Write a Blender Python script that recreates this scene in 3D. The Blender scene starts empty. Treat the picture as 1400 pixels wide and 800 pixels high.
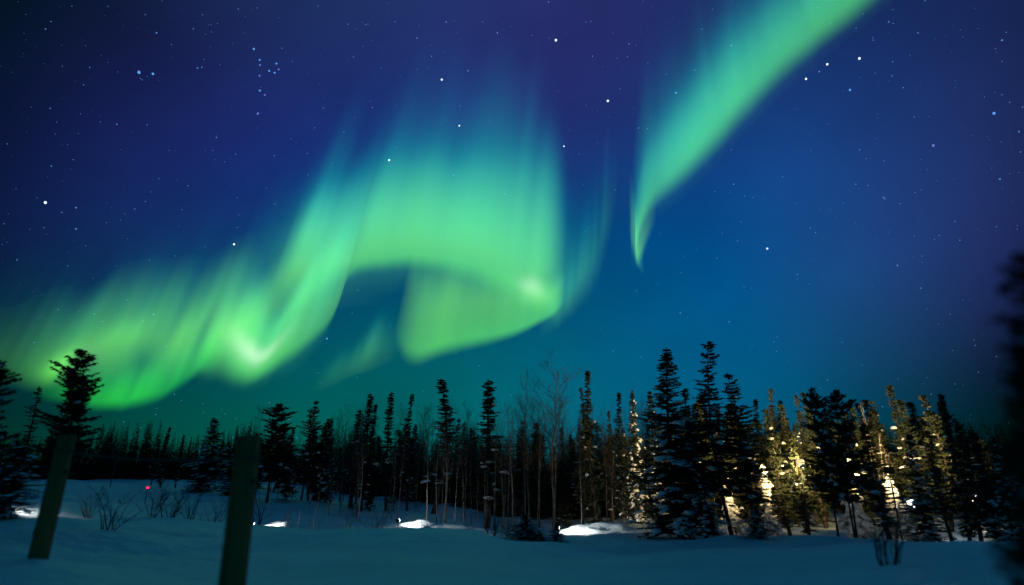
import bpy, math, random
import numpy as np
from mathutils import Vector, Matrix, Quaternion, noise as mnoise

# ------------------------------------------------------------------ camera
SC = bpy.context.scene
COL = SC.collection
F = 760.0                      # focal length, in pixels of a 1400 wide frame
PITCH = math.atan(240.0 / F)   # horizon 240 px under the centre
CAM = Vector((0.0, 0.0, 4.0))
R = math.radians

cam_d = bpy.data.cameras.new('camera')
cam = bpy.data.objects.new('camera', cam_d)
COL.objects.link(cam)
cam.location = CAM
cam.rotation_euler = (math.pi / 2 + PITCH, 0, 0)
cam_d.sensor_width = 36.0
cam_d.lens = 36.0 * F / 1400.0
cam_d.clip_start = 0.05
cam_d.clip_end = 200000.0
cam_d.dof.use_dof = True
cam_d.dof.focus_distance = 60.0
cam_d.dof.aperture_fstop = 0.45
SC.camera = cam

SC.render.engine = 'CYCLES'
SC.view_settings.view_transform = 'Standard'
SC.view_settings.look = 'None'
SC.view_settings.exposure = 0.0
SC.view_settings.gamma = 1.0
SC.view_settings.use_curve_mapping = False
SC.cycles.use_denoising = True
SC.cycles.transparent_max_bounces = 24
SC.cycles.max_bounces = 5
SC.cycles.diffuse_bounces = 3
SC.cycles.sample_clamp_indirect = 1.0


def pdir(px, py):
    """World direction of a point of the 1400x800 photograph."""
    yu = 400.0 - py
    v = Vector((px - 700.0, F * math.cos(PITCH) - yu * math.sin(PITCH), F * math.sin(PITCH) + yu * math.cos(PITCH)))
    return v.normalized()


def lin(c):
    out = []
    for v in c:
        v /= 255.0
        out.append(v / 12.92 if v <= 0.04045 else ((v + 0.055) / 1.055) ** 2.4)
    return out


# ------------------------------------------------------------------ night sky (world): a few broad patches of airglow by direction
SKY_PTS = [
    (20, 20, (4, 11, 30)), (120, 60, (13, 25, 60)), (70, 150, (14, 29, 68)), (270, 150, (27, 39, 94)), (480, 50, (32, 47, 103)), (300, 30, (22, 36, 84)),
    (700, 50, (38, 46, 110)), (840, 90, (36, 46, 108)), (1000, 60, (28, 50, 112)), (1230, 90, (28, 50, 108)), (1380, 60, (22, 34, 78)),
    (1100, 260, (12, 70, 128)), (1000, 430, (6, 80, 136)), (1160, 400, (18, 72, 128)), (1230, 420, (30, 60, 112)), (1350, 330, (38, 50, 106)), (1290, 440, (34, 50, 100)),
    (1340, 500, (6, 36, 58)), (1390, 470, (5, 22, 40)), (1280, 560, (0, 40, 54)), (1310, 470, (14, 34, 62)), (1350, 545, (2, 26, 36)), (1250, 500, (14, 58, 90)), (1390, 620, (0, 18, 28)), (1400, 555, (1, 20, 34)), (1480, 600, (0, 14, 26)), (1480, 480, (2, 16, 30)), (1480, 300, (18, 30, 66)), (-60, 600, (0, 40, 40)), (-60, 300, (8, 20, 48)),
    (1130, 540, (0, 84, 112)), (900, 520, (0, 92, 128)), (700, 540, (0, 96, 110)),
    (520, 560, (0, 94, 94)), (250, 590, (0, 78, 66)), (40, 560, (0, 52, 48)), (120, 380, (14, 46, 90)),
    (20, 260, (14, 29, 68)), (10, 450, (4, 36, 56)), (330, 330, (10, 52, 106)), (600, 300, (6, 54, 110)), (600, 130, (28, 52, 116)), (820, 280, (12, 62, 118)),
]
SKY_DIRS = [(pdir(x, y), lin(c)) for x, y, c in SKY_PTS]
for az, el, c in [(180, 15, (0, 66, 80)), (180, 50, (0, 72, 92)), (120, 20, (0, 54, 70)), (-120, 20, (0, 54, 70)), (150, 75, (0, 62, 84)), (-150, 75, (0, 62, 84)),
                  (90, 40, (0, 44, 70)), (-90, 40, (0, 34, 54)), (0, 88, (6, 46, 84)), (60, 70, (4, 46, 88)), (-60, 70, (6, 36, 74)), (0, -40, (0, 30, 36)), (180, -40, (0, 30, 36)), (90, -30, (0, 30, 36)), (-90, -30, (0, 30, 36))]:
    a, e = R(az), R(el)
    SKY_DIRS.append((Vector((math.sin(a) * math.cos(e), math.cos(a) * math.cos(e), math.sin(e))), lin(c)))

world = bpy.data.worlds.new('World')
SC.world = world
world.use_nodes = True
nt = world.node_tree
nt.nodes.clear()


def build_sky():
    P = np.array([list(d) for d, c in SKY_DIRS])
    C = np.array([c for d, c in SKY_DIRS])
    K = 19.0                                             # patch sharpness, exp(K(dot-1))
    base = np.array(lin((4, 50, 84)))
    A = np.exp(K * (P @ P.T - 1.0))
    n = len(P)
    W = np.linalg.solve(A.T @ A + 0.012 * np.eye(n), A.T @ (C - base))
    N, L = nt.nodes, nt.links
    tc = N.new('ShaderNodeTexCoord')
    nrm = N.new('ShaderNodeVectorMath'); nrm.operation = 'NORMALIZE'
    L.new(tc.outputs['Generated'], nrm.inputs[0])
    last = None
    for p, w in zip(P, W):
        dt = N.new('ShaderNodeVectorMath'); dt.operation = 'DOT_PRODUCT'
        L.new(nrm.outputs[0], dt.inputs[0]); dt.inputs[1].default_value = tuple(p)
        m = N.new('ShaderNodeMath'); m.operation = 'MULTIPLY_ADD'
        L.new(dt.outputs['Value'], m.inputs[0]); m.inputs[1].default_value = K; m.inputs[2].default_value = -K
        e = N.new('ShaderNodeMath'); e.operation = 'EXPONENT'
        L.new(m.outputs[0], e.inputs[0])
        ma = N.new('ShaderNodeVectorMath'); ma.operation = 'MULTIPLY_ADD'
        cx = N.new('ShaderNodeCombineXYZ')
        for k in range(3):
            L.new(e.outputs[0], cx.inputs[k])
        L.new(cx.outputs[0], ma.inputs[0]); ma.inputs[1].default_value = tuple(w)
        if last is None:
            ma.inputs[2].default_value = tuple(base)
        else:
            L.new(last.outputs[0], ma.inputs[2])
        last = ma
    mx = N.new('ShaderNodeVectorMath'); mx.operation = 'MAXIMUM'
    L.new(last.outputs[0], mx.inputs[0]); mx.inputs[1].default_value = (0.0004, 0.0006, 0.001)
    # faint mottling of the airglow
    nz = N.new('ShaderNodeTexNoise'); nz.inputs['Scale'].default_value = 5.0; nz.inputs['Detail'].default_value = 4.0
    L.new(nrm.outputs[0], nz.inputs['Vector'])
    mr = N.new('ShaderNodeMapRange'); mr.inputs[1].default_value = 0.3; mr.inputs[2].default_value = 0.7
    mr.inputs[3].default_value = 0.90; mr.inputs[4].default_value = 1.10
    L.new(nz.outputs['Fac'], mr.inputs[0])
    sc = N.new('ShaderNodeVectorMath'); sc.operation = 'SCALE'
    L.new(mx.outputs[0], sc.inputs[0]); L.new(mr.outputs[0], sc.inputs['Scale'])
    bg = N.new('ShaderNodeBackground'); bg.inputs['Strength'].default_value = 1.0
    L.new(sc.outputs[0], bg.inputs['Color'])
    out = N.new('ShaderNodeOutputWorld')
    L.new(bg.outputs[0], out.inputs['Surface'])


build_sky()


# ------------------------------------------------------------------ helpers
def smooth(a, b, x):
    t = np.clip((x - a) / (b - a), 0, 1)
    return t * t * (3 - 2 * t)


def mesh_obj(name, verts, faces, mat=None, parent=None, smooth_shade=False):
    me = bpy.data.meshes.new(name)
    me.from_pydata([tuple(v) for v in verts], [], [tuple(f) for f in faces])
    if mat:
        me.materials.append(mat)
    if smooth_shade:
        me.polygons.foreach_set('use_smooth', [True] * len(me.polygons))
    me.update()
    return put(name, me, parent)


def put(name, me, parent=None):
    o = bpy.data.objects.new(name, me)
    COL.objects.link(o)
    if parent is not None:
        o.parent = parent
    return o


def tag(o, label=None, cat=None, group=None, kind=None):
    if label: o['label'] = label
    if cat: o['category'] = cat
    if group: o['group'] = group
    if kind: o['kind'] = kind
    return o


def thing(name, label, cat, loc, group=None):
    o = bpy.data.objects.new(name, None)
    COL.objects.link(o)
    o.empty_display_size = 0.2
    o.location = loc
    return tag(o, label, cat, group)


class MB:
    """Collects shapes for one mesh."""
    def __init__(s):
        s.v, s.f = [], []

    def add(s, v, f):
        b = len(s.v)
        s.v += [tuple(q) for q in v]
        s.f += [tuple(i + b for i in q) for q in f]

    def tube(s, pts, rad, n=6, cap=True):
        pts = [Vector(p) for p in pts]
        rings = []
        for i, p in enumerate(pts):
            t = (pts[min(i + 1, len(pts) - 1)] - pts[max(i - 1, 0)])
            if t.length < 1e-9: t = Vector((0, 0, 1))
            t.normalize()
            a = t.orthogonal().normalized() if i == 0 else (a - t * a.dot(t)).normalized()
            b = t.cross(a)
            r = rad[i]
            rings.append([p + (a * math.cos(2 * math.pi * k / n) + b * math.sin(2 * math.pi * k / n)) * r for k in range(n)])
        v = [q for ring in rings for q in ring]
        f = []
        for i in range(len(rings) - 1):
            for k in range(n):
                k2 = (k + 1) % n
                f.append((i * n + k, i * n + k2, (i + 1) * n + k2, (i + 1) * n + k))
        if cap:
            f.append(tuple(range(n))[::-1])
            f.append(tuple((len(rings) - 1) * n + k for k in range(n)))
        s.add(v, f)

    def box(s, c, size, bevel=0.0, rot=None):
        x, y, z = [q / 2 for q in size]
        b = min(bevel, x * .9, y * .9, z * .9)
        # chamfered box: three slabs hull by bmesh
        import bmesh
        bm = bmesh.new()
        bmesh.ops.create_cube(bm, size=1.0)
        bmesh.ops.scale(bm, vec=(2 * x, 2 * y, 2 * z), verts=bm.verts)
        if b > 0:
            bmesh.ops.bevel(bm, geom=bm.edges[:] , offset=b, segments=2, affect='EDGES', profile=0.6)
        M = Matrix.Translation(c) @ (rot.to_4x4() if rot else Matrix.Identity(4))
        bm.verts.ensure_lookup_table()
        s.add([M @ q.co for q in bm.verts], [[q.index for q in fc.verts] for fc in bm.faces])
        bm.free()

    def lathe(s, prof, n=16, c=(0, 0, 0)):
        v, f = [], []
        for r, z in prof:
            for k in range(n):
                a = 2 * math.pi * k / n
                v.append((c[0] + r * math.cos(a), c[1] + r * math.sin(a), c[2] + z))
        for i in range(len(prof) - 1):
            for k in range(n):
                k2 = (k + 1) % n
                f.append((i * n + k, i * n + k2, (i + 1) * n + k2, (i + 1) * n + k))
        f.append(tuple(range(n))[::-1]); f.append(tuple((len(prof) - 1) * n + k for k in range(n)))
        s.add(v, f)

    def mesh(s, name, mat, sm=False):
        me = bpy.data.meshes.new(name)
        me.from_pydata(s.v, [], s.f)
        me.materials.append(mat)
        if sm: me.polygons.foreach_set('use_smooth', [True] * len(me.polygons))
        me.update()
        return me

    def build(s, name, mat, parent=None, sm=False):
        return put(name, s.mesh(name, mat, sm), parent)


# ------------------------------------------------------------------ materials
def material(name, col, rough=0.8, var=0.25, scale=6.0, col2=None, bump=0.0, bscale=20.0, trans=0.0, spec=0.3, stretch=None):
    m = bpy.data.materials.new(name)
    m.use_nodes = True
    t = m.node_tree
    bs = t.nodes['Principled BSDF']
    bs.inputs['Roughness'].default_value = rough
    bs.inputs['Specular IOR Level'].default_value = spec
    tc = t.nodes.new('ShaderNodeTexCoord')
    nz = t.nodes.new('ShaderNodeTexNoise'); nz.inputs['Scale'].default_value = scale; nz.inputs['Detail'].default_value = 5
    t.links.new(tc.outputs['Object'], nz.inputs['Vector'])
    src = tc.outputs['Object']
    if stretch:                                            # grain running along the wood
        mp = t.nodes.new('ShaderNodeMapping'); mp.inputs['Scale'].default_value = stretch
        t.links.new(src, mp.inputs['Vector']); src = mp.outputs['Vector']
        t.links.new(src, nz.inputs['Vector'])
    rp = t.nodes.new('ShaderNodeValToRGB')
    c2 = col2 or [min(1, c * (1 + var)) for c in col]
    c1 = [c * (1 - var) for c in col] if col2 is None else col
    rp.color_ramp.elements[0].position = 0.35; rp.color_ramp.elements[0].color = (*c1, 1)
    rp.color_ramp.elements[1].position = 0.65; rp.color_ramp.elements[1].color = (*c2, 1)
    t.links.new(nz.outputs['Fac'], rp.inputs['Fac'])
    t.links.new(rp.outputs['Color'], bs.inputs['Base Color'])
    if bump > 0:
        n2 = t.nodes.new('ShaderNodeTexNoise'); n2.inputs['Scale'].default_value = bscale; n2.inputs['Detail'].default_value = 6
        t.links.new(src, n2.inputs['Vector'])
        bp = t.nodes.new('ShaderNodeBump'); bp.inputs['Strength'].default_value = 0.6; bp.inputs['Distance'].default_value = bump
        t.links.new(n2.outputs['Fac'], bp.inputs['Height'])
        t.links.new(bp.outputs['Normal'], bs.inputs['Normal'])
    if trans > 0:
        out = [n for n in t.nodes if n.type == 'OUTPUT_MATERIAL'][0]
        tr = t.nodes.new('ShaderNodeBsdfTranslucent')
        t.links.new(rp.outputs['Color'], tr.inputs['Color'])
        mx = t.nodes.new('ShaderNodeMixShader'); mx.inputs[0].default_value = trans
        t.links.new(bs.outputs[0], mx.inputs[1]); t.links.new(tr.outputs[0], mx.inputs[2])
        t.links.new(mx.outputs[0], out.inputs['Surface'])
    return m


def emitter(name, col, strength):
    m = bpy.data.materials.new(name)
    m.use_nodes = True
    t = m.node_tree
    t.nodes.clear()
    e = t.nodes.new('ShaderNodeEmission'); e.inputs['Color'].default_value = (*col, 1); e.inputs['Strength'].default_value = strength
    o = t.nodes.new('ShaderNodeOutputMaterial')
    t.links.new(e.outputs[0], o.inputs['Surface'])
    return m


M_SNOW = material('snow_cover', (0.62, 0.76, 0.80), 0.55, col2=(0.70, 0.84, 0.88), scale=0.6, bump=0.16, bscale=2.6, spec=0.25)
M_BOUGH_SNOW = material('bough_snow', (0.78, 0.80, 0.82), 0.6, col2=(0.86, 0.87, 0.88), scale=5, bump=0.02, bscale=14)
M_NEEDLE = material('spruce_needles', (0.026, 0.040, 0.020), 0.75, col2=(0.060, 0.072, 0.030), scale=1.6, trans=0.25)
M_NEEDLE2 = material('pine_needles', (0.045, 0.050, 0.022), 0.75, col2=(0.095, 0.075, 0.035), scale=1.4, trans=0.25)
M_BARK = material('spruce_bark', (0.06, 0.048, 0.038), 0.9, scale=9, bump=0.02, bscale=30)
M_BIRCH = material('birch_bark', (0.06, 0.052, 0.045), 0.8, col2=(0.20, 0.19, 0.17), scale=7, bump=0.006, bscale=30)
M_TWIG = material('dark_twigs', (0.055, 0.043, 0.034), 0.85, scale=6)
M_POST = material('weathered_post_wood', (0.19, 0.092, 0.026), 0.85, col2=(0.38, 0.20, 0.060), scale=9, bump=0.02, bscale=30, stretch=(1, 1, .12))
M_ROPE = material('rope_fibre', (0.10, 0.085, 0.055), 0.9, scale=30)
M_BLACK = material('black_metal', (0.02, 0.02, 0.022), 0.45, scale=8)

# ------------------------------------------------------------------ terrain
TD = [5, 7, 10, 14, 18, 21, 25, 30, 40, 60, 90]
TCOL = {
    -500: [798, 752, 732, 716, 706, 700, 694, 688, 678, 665, 655],
    0: [804, 764, 742, 728, 714, 706, 700, 694, 682, 668, 656],
    350: [822, 786, 758, 736, 726, 723, 727, 718, 700, 672, 655],
    560: [800, 776, 757, 742, 732, 729, 734, 722, 703, 678, 660],
    800: [802, 782, 766, 754, 747, 746, 750, 736, 718, 695, 672],
    1000: [802, 782, 766, 755, 748, 745, 742, 733, 716, 698, 675],
    1250: [800, 778, 762, 752, 746, 742, 734, 724, 706, 690, 670],
    2000: [800, 774, 758, 748, 742, 738, 730, 720, 704, 688, 670],
}
LD = np.log(np.array([0.3, 3] + TD + [150, 400, 1200, 9000], float))
TAZ, TZ = [], []
for x, ys in TCOL.items():
    TAZ.append(math.atan2(x - 700, 821.0))
    z = [-0.92, -0.88] + [-d * math.cos(TAZ[-1]) * math.tan(math.atan((y - 400) / F) - PITCH) for d, y in zip(TD, ys)] + [-2.3, -2.0, 8.0, 30.0]
    TZ.append(z)
# behind the camera: gently level snow
TAZ = [-math.pi, -1.9] + TAZ + [1.9, math.pi]
flat = [-0.92, -0.9, -0.95, -1.0, -1.05, -1.1, -1.1, -1.1, -1.1, -1.2, -1.2, -1.0, -1.0, -0.2, 6.0, 20.0, 30.0]
TZ = [flat, flat] + TZ + [flat, flat]
TAZ, TZ = np.array(TAZ), np.array(TZ)
FINE = np.linspace(LD[0], LD[-1], 900)
_k = np.exp(-0.5 * (np.arange(-40, 41) / 11.0) ** 2); _k /= _k.sum()
TABLE = []
for row in TZ:
    y = np.interp(FINE, LD, row)
    TABLE.append(np.convolve(np.pad(y, 40, mode='edge'), _k, mode='valid'))
TABLE = np.array(TABLE)
rng0 = np.random.RandomState(4)
WAVES = [(rng0.uniform(0, 2 * math.pi), 2 * math.pi / wl, rng0.uniform(0, 6.28), amp)
         for wl, amp in [(9, .06), (7, .05), (5, .04), (3.7, .03), (2.9, .022), (2.1, .014), (1.5, .009), (1.1, .006), (14, .08), (23, .12)] for _ in range(2)]


MOUNDS = []                     # mounds of snow, most added to catch the lamp light: x, y, height, half width, half length, direction


def bank(px, d, h, w, l, turn=0.0):
    v = pdir(px, 720); k = math.hypot(v.x, v.y)
    MOUNDS.append((v.x / k * d, v.y / k * d, h, w, l, -math.atan2(v.x, v.y) + turn))


bank(366, 29.4, .17, 1.2, 1.6)
bank(400, 29.8, .15, 1.2, 2.6)
bank(52, 8.45, .07, .30, .30)
bank(322, 5.3, .06, .28, .28)
bank(556, 29.5, .20, 1.2, 1.4)
bank(615, 30.0, .24, 1.2, 2.0)
bank(800, 30.6, .27, 1.4, 2.2)
bank(4, 24.6, .14, .9, 1.5)
bank(840, 31.5, .34, 1.2, 2.5)
_lr = random.Random(3)
for px, d in ((356, 28.9), (385, 29.3), (410, 29.4), (545, 28.8), (566, 29.1), (590, 29.4), (620, 29.7), (778, 29.7), (800, 30.1), (825, 30.8), (850, 31.2), (6, 24.3)):
    for _ in range(7):  # small bumps added to break up the outline of the lit pools
        bank(px + _lr.uniform(-16, 16), d + _lr.uniform(-.9, .9), _lr.uniform(-.07, .09), _lr.uniform(.14, .38), _lr.uniform(.15, .5), _lr.uniform(-.6, .6))


def ground_z(x, y):
    x = np.asarray(x, float); y = np.asarray(y, float)
    d = np.maximum(np.hypot(x, y), 0.3)
    az = np.arctan2(x, y)
    j = np.clip(np.searchsorted(TAZ, az) - 1, 0, len(TAZ) - 2)
    t = (az - TAZ[j]) / (TAZ[j + 1] - TAZ[j]); t = np.clip(t, 0, 1); t = t * t * (3 - 2 * t)
    fi = np.clip((np.log(d) - FINE[0]) / (FINE[1] - FINE[0]), 0, len(FINE) - 1.001)
    i = fi.astype(int); fr = fi - i
    za = TABLE[j, i] * (1 - fr) + TABLE[j, i + 1] * fr
    zb = TABLE[j + 1, i] * (1 - fr) + TABLE[j + 1, i + 1] * fr
    z = za * (1 - t) + zb * t
    w = 0
    for a, k, ph, amp in WAVES:
        w = w + amp * np.sin((x * math.cos(a) + y * math.sin(a)) * k + ph + 0.8 * np.sin(y * k * 0.37 + ph))
    for mx, my, mh, mw, ml, ma in MOUNDS:
        ca, sa = math.cos(ma), math.sin(ma)
        u = (x - mx) * ca + (y - my) * sa; v = (y - my) * ca - (x - mx) * sa
        z = z + mh * np.exp(-(v / mw) ** 2 - (u / ml) ** 2)
    return CAM.z + z + w * 0.85 * smooth(4, 13, d) + 3.0 * np.sin(x * 0.004 + 1) * smooth(200, 800, d)


def gz(x, y):
    return float(ground_z(x, y))


def make_ground():
    az = np.concatenate([np.radians(np.arange(-180, -62, 3.0)), np.radians(np.arange(-62, 62, 0.4)), np.radians(np.arange(62, 180, 3.0))])
    ds = np.exp(np.concatenate([np.linspace(math.log(.4), math.log(16), 130), np.linspace(math.log(16.2), math.log(40), 200), np.linspace(math.log(40.6), math.log(60), 16), np.linspace(math.log(63), math.log(9000), 50)]))
    A, D = np.meshgrid(az, ds)
    X, Y = D * np.sin(A), D * np.cos(A)
    Z = ground_z(X, Y)
    n = len(az)
    verts = [(0, 0, float(ground_z(0, 0)))] + list(zip(X.ravel(), Y.ravel(), Z.ravel()))
    faces = [(0, 1 + (k + 1) % n, 1 + k) for k in range(n)]
    for i in range(len(ds) - 1):
        b = 1 + i * n
        for k in range(n):
            k2 = (k + 1) % n
            faces.append((b + k, b + k2, b + n + k2, b + n + k))
    o = mesh_obj('ground', verts, faces, M_SNOW, None, True)
    tag(o, kind='structure')


make_ground()


def spot(px, d, py=720):
    """Point of the ground in the direction of a column of the photograph, d metres away."""
    v = pdir(px, py)
    h = math.hypot(v.x, v.y)
    x, y = v.x / h * d, v.y / h * d
    return Vector((x, y, gz(x, y)))


def point(px, py, d):
    v = pdir(px, py)
    return CAM + v * (d / math.hypot(v.x, v.y))


# ------------------------------------------------------------------ aurora: curtains hanging over the land, lower border 1 km up
RAY = pdir(850, -970)          # the field line direction all the rays follow
ALT = 1000.0


def m_aurora():
    m = bpy.data.materials.new('aurora_light')
    m.use_nodes = True
    t = m.node_tree; t.nodes.clear()
    N, L = t.nodes, t.links
    at = N.new('ShaderNodeAttribute'); at.attribute_name = 'emission_colour'
    e = N.new('ShaderNodeEmission'); e.inputs['Strength'].default_value = 1.0
    L.new(at.outputs['Color'], e.inputs['Color'])
    tr = N.new('ShaderNodeBsdfTransparent')
    ad = N.new('ShaderNodeAddShader')
    L.new(e.outputs[0], ad.inputs[0]); L.new(tr.outputs[0], ad.inputs[1])
    o = N.new('ShaderNodeOutputMaterial')
    L.new(ad.outputs[0], o.inputs['Surface'])
    m.cycles.emission_sampling = 'NONE'
    return m


M_AURORA = m_aurora()
HUES = np.array([[.045, .48, .012], [.125, .55, .030], [.090, .54, .115], [.045, .46, .20], [.004, .27, .22], [0, .11, .17], [0, .03, .09]])
HUEV = np.array([-.1, .10, .32, .52, .68, .84, 1.05])


def noise1(x, seed, f):
    return np.array([mnoise.noise((v * f, seed * 7.31, 0.5)) for v in x])


def curtain(name, pts, parent=None, nu=420, nv=44, seed=1, rays=.28, fine=40, hue_shift=0.0, edge=.10, plateau=.38, gain=1.0, tint=(1, 1, 1), hue_scale=1.0, power=1.25, spots=(), lobe=.30, mods=()):
    pts = np.array(pts, float)
    s = np.concatenate([[0], np.cumsum(np.hypot(np.diff(pts[:, 0]), np.diff(pts[:, 1])))])
    u = np.linspace(0, s[-1], nu)
    # Catmull-Rom through the border points
    out = np.zeros((nu, pts.shape[1]))
    j = np.clip(np.searchsorted(s, u) - 1, 0, len(pts) - 2)
    t = ((u - s[j]) / (s[j + 1] - s[j]))[:, None]
    p0 = pts[np.maximum(j - 1, 0)]; p1 = pts[j]; p2 = pts[j + 1]; p3 = pts[np.minimum(j + 2, len(pts) - 1)]
    out = 0.5 * ((2 * p1) + (-p0 + p2) * t + (2 * p0 - 5 * p1 + 4 * p2 - p3) * t ** 2 + (-p0 + 3 * p1 - 3 * p2 + p3) * t ** 3)
    I = np.maximum(out[:, 2], 0); ln = np.maximum(out[:, 3], 0.02)
    un = u / 1000.0
    rays = np.interp(out[:, 0], [q[0] for q in rays], [q[1] for q in rays])[:, None] if isinstance(rays, list) else rays
    n_c = noise1(un, seed, 9.0); n_m = noise1(un, seed + 1, 26.0); n_f = noise1(un, seed + 2, 70.0)
    ln = ln * (1 + np.clip(np.ravel(rays) * 1.2, .06, .5) * (.5 * n_c + .35 * n_m))
    per_u = lambda q: np.interp(out[:, 0], [k[0] for k in q], [k[1] for k in q])[:, None] if isinstance(q, list) else q
    edge, hue_scale, plateau, lobe = per_u(edge), per_u(hue_scale), per_u(plateau), per_u(lobe)
    vv = np.concatenate([np.linspace(-.14, .2, nv // 2), np.linspace(.2, 1.0, nv - nv // 2 + 1)[1:]])
    P = np.zeros((nu, nv, 3)); C = np.zeros((nu, nv, 3))
    jit = np.ravel(rays) * 1.0 * (.05 * n_m + .035 * n_f)
    for i in range(nu):
        d = pdir(out[i, 0], out[i, 1])
        base = np.array(CAM) + np.array(d) * (ALT / max(d.z, 0.03))
        for k, v in enumerate(vv):
            P[i, k] = base + np.array(RAY) * (v * ln[i] * 1000.0)
    V = vv[None, :] - jit[:, None]
    tt = np.clip((V + edge) / (2.3 * edge), 0, 1)
    prof = tt * tt * (3 - 2 * tt) * (1 - smooth(plateau, 1.0, V)) ** power
    streak = 1 + rays * (.5 * n_c + .6 * n_m + .55 * n_f)[:, None] * (0.55 + 0.6 * np.clip(V, 0, 1))
    up = .12 * np.array([[mnoise.noise((un[i] * 6, v * 2.2, seed)) for v in vv] for i in range(nu)])
    lobes = lobe * np.array([[mnoise.noise((un[i] * 5 + v * .5, v * 1.6, seed + 4.7)) for v in vv] for i in range(nu)])
    g = np.maximum(I[:, None] * prof * (streak + up) * (1 + lobes), 0)
    for sx, sv, su, sw, amp in mods:                       # brighter and fainter billows along the curtain
        g = g * np.maximum(1 + amp * np.exp(-((out[:, 0:1] - sx) / su) ** 2 - ((V - sv) / sw) ** 2), 0)
    fade = smooth(-.14, -.10, vv)[None, :] * (1 - smooth(.93, 1.0, vv))[None, :]
    g = g * fade * gain
    hv = np.clip(np.clip(V, -.1, 2) * hue_scale + hue_shift + .05 * n_c[:, None], -.1, 1.05)
    for c in range(3):
        C[:, :, c] = np.interp(hv, HUEV, HUES[:, c]) * g * tint[c]
    for sx, sv, su, sw, st in spots:                       # knots where the curtain burns nearly white
        q = st * np.exp(-((out[:, 0:1] - sx) / su) ** 2 - ((V - sv) / sw) ** 2) * (I[:, None] > .2)
        C += q[:, :, None] * np.array([.75, .55, .70])
    verts = P.reshape(-1, 3)
    faces = []
    gm = g
    for i in range(nu - 1):
        for k in range(nv - 1):
            if max(gm[i, k], gm[i + 1, k], gm[i, k + 1], gm[i + 1, k + 1]) > .012:
                a = i * nv + k
                faces.append((a, a + nv, a + nv + 1, a + 1))
    me = bpy.data.meshes.new(name)
    me.from_pydata([tuple(v) for v in verts], [], faces)
    ca = me.attributes.new('emission_colour', 'FLOAT_COLOR', 'POINT')
    ca.data.foreach_set('color', np.concatenate([C.reshape(-1, 3), np.ones((nu * nv, 1))], 1).ravel())
    me.materials.append(M_AURORA)
    me.polygons.foreach_set('use_smooth', [True] * len(me.polygons))
    me.update()
    o = put(name, me, parent)
    o.visible_shadow = True
    return o


#            px   py   brightness  ray length (km)
FOLDED = [
    (-90, 505, .06, 1.6), (-40, 508, .12, 1.6), (0, 514, .22, 1.6), (45, 522, .50, 1.5), (70, 521, .56, 1.5), (100, 516, .46, 1.6), (130, 512, .50, 1.7), (165, 510, .56, 1.7), (205, 512, .50, 1.8),
    (240, 508, .54, 1.8), (268, 500, .60, 1.7), (295, 504, .66, 1.6), (325, 518, .80, 1.45), (350, 517, .78, 1.4), (385, 497, .62, 1.5),
    (425, 467, .42, 1.4), (450, 442, .36, 1.25), (464, 412, .27, 1.1), (474, 384, .20, 1.15), (492, 368, .30, 1.2), (525, 362, .50, 1.25), (565, 361, .68, 1.25), (605, 365, .78, 1.25),
    (645, 376, .76, 1.42), (680, 391, .70, 1.6), (708, 404, .66, 1.8), (728, 412, .72, 1.95), (744, 419, .52, 2.0), (755, 428, .28, 2.0), (762, 438, .12, 1.9), (767, 450, 0, 1.8)]
a1 = curtain('aurora_curtain', FOLDED, nu=640, nv=64, seed=3, rays=[(200, .55), (360, .5), (440, .30), (500, .12)], plateau=[(280, .16), (330, .30), (370, .42), (440, .40), (490, .20)], power=1.5, lobe=[(250, .70), (380, .35), (480, .18)], edge=[(300, .10), (440, .05), (480, .035), (650, .05)], hue_scale=[(300, .45), (360, .6), (460, .8), (540, 1.0)],
             spots=[(334, .24, 32, .09, .48), (725, .05, 16, .035, .28), (95, .12, 30, .10, .05)],
             mods=[(68, .10, 17, .13, 1.1), (125, .26, 28, .12, .7), (160, .30, 22, .12, .5), (188, .05, 24, .11, -.75), (112, .04, 14, .09, -.6), (228, .24, 22, .17, .9), (258, .12, 9, .25, -.45), (20, .2, 25, .3, -.4), (285, .3, 14, .2, .35)])
tag(a1, 'long bright green aurora curtain folding into a swirl in the middle of the sky', 'aurora')
curtain('fold', [(40, 540, 0, .7), (75, 548, .30, .8), (110, 555, .52, .9), (150, 559, .62, 1.0), (190, 553, .58, 1.0), (225, 540, .44, .9), (250, 524, .38, .8), (275, 510, .30, .7), (300, 505, 0, .6)], a1, nu=220, nv=40, seed=51, rays=.75, plateau=.1, hue_scale=.3, edge=.10, tint=(.2, 1, 1))
curtain('fold', [(366, 398, 0, 1.0), (378, 397, .30, 1.05), (394, 394, .66, 1.1), (425, 390, .64, 1.1), (455, 380, .54, 1.1), (480, 371, .46, 1.15), (505, 365, .36, 1.2), (535, 362, .20, 1.2), (570, 362, .07, 1.2), (600, 365, 0, 1.2)], a1, nu=240, nv=48, seed=57, rays=.22, plateau=.28, power=1.4, edge=[(430, .16), (480, .05)], hue_scale=.95)
FOLD = [(772, 412, 0, .3), (766, 421, .22, .35), (755, 431, .52, .38), (735, 442, .72, .45), (705, 456, .76, .62), (665, 467, .74, .84), (625, 475, .74, 1.0), (592, 485, .74, 1.12), (570, 491, .64, 1.2), (556, 487, .46, 1.15), (546, 474, .26, 1.05), (538, 455, .0, .95)]
curtain('fold', [(268, 486, 0, .8), (288, 480, .22, .8), (312, 473, .40, .85), (340, 463, .50, .9), (368, 452, .46, .95), (395, 442, .34, .95), (425, 430, .22, .95), (450, 414, .08, .9), (466, 398, 0, .9)], a1, nu=140, nv=44, seed=63, rays=.35, plateau=.30, power=1.3, edge=.22, hue_scale=.5)
curtain('fold', FOLD, a1, nu=260, nv=48, seed=8, rays=.16, plateau=.45, hue_scale=.24, edge=.075)
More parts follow.
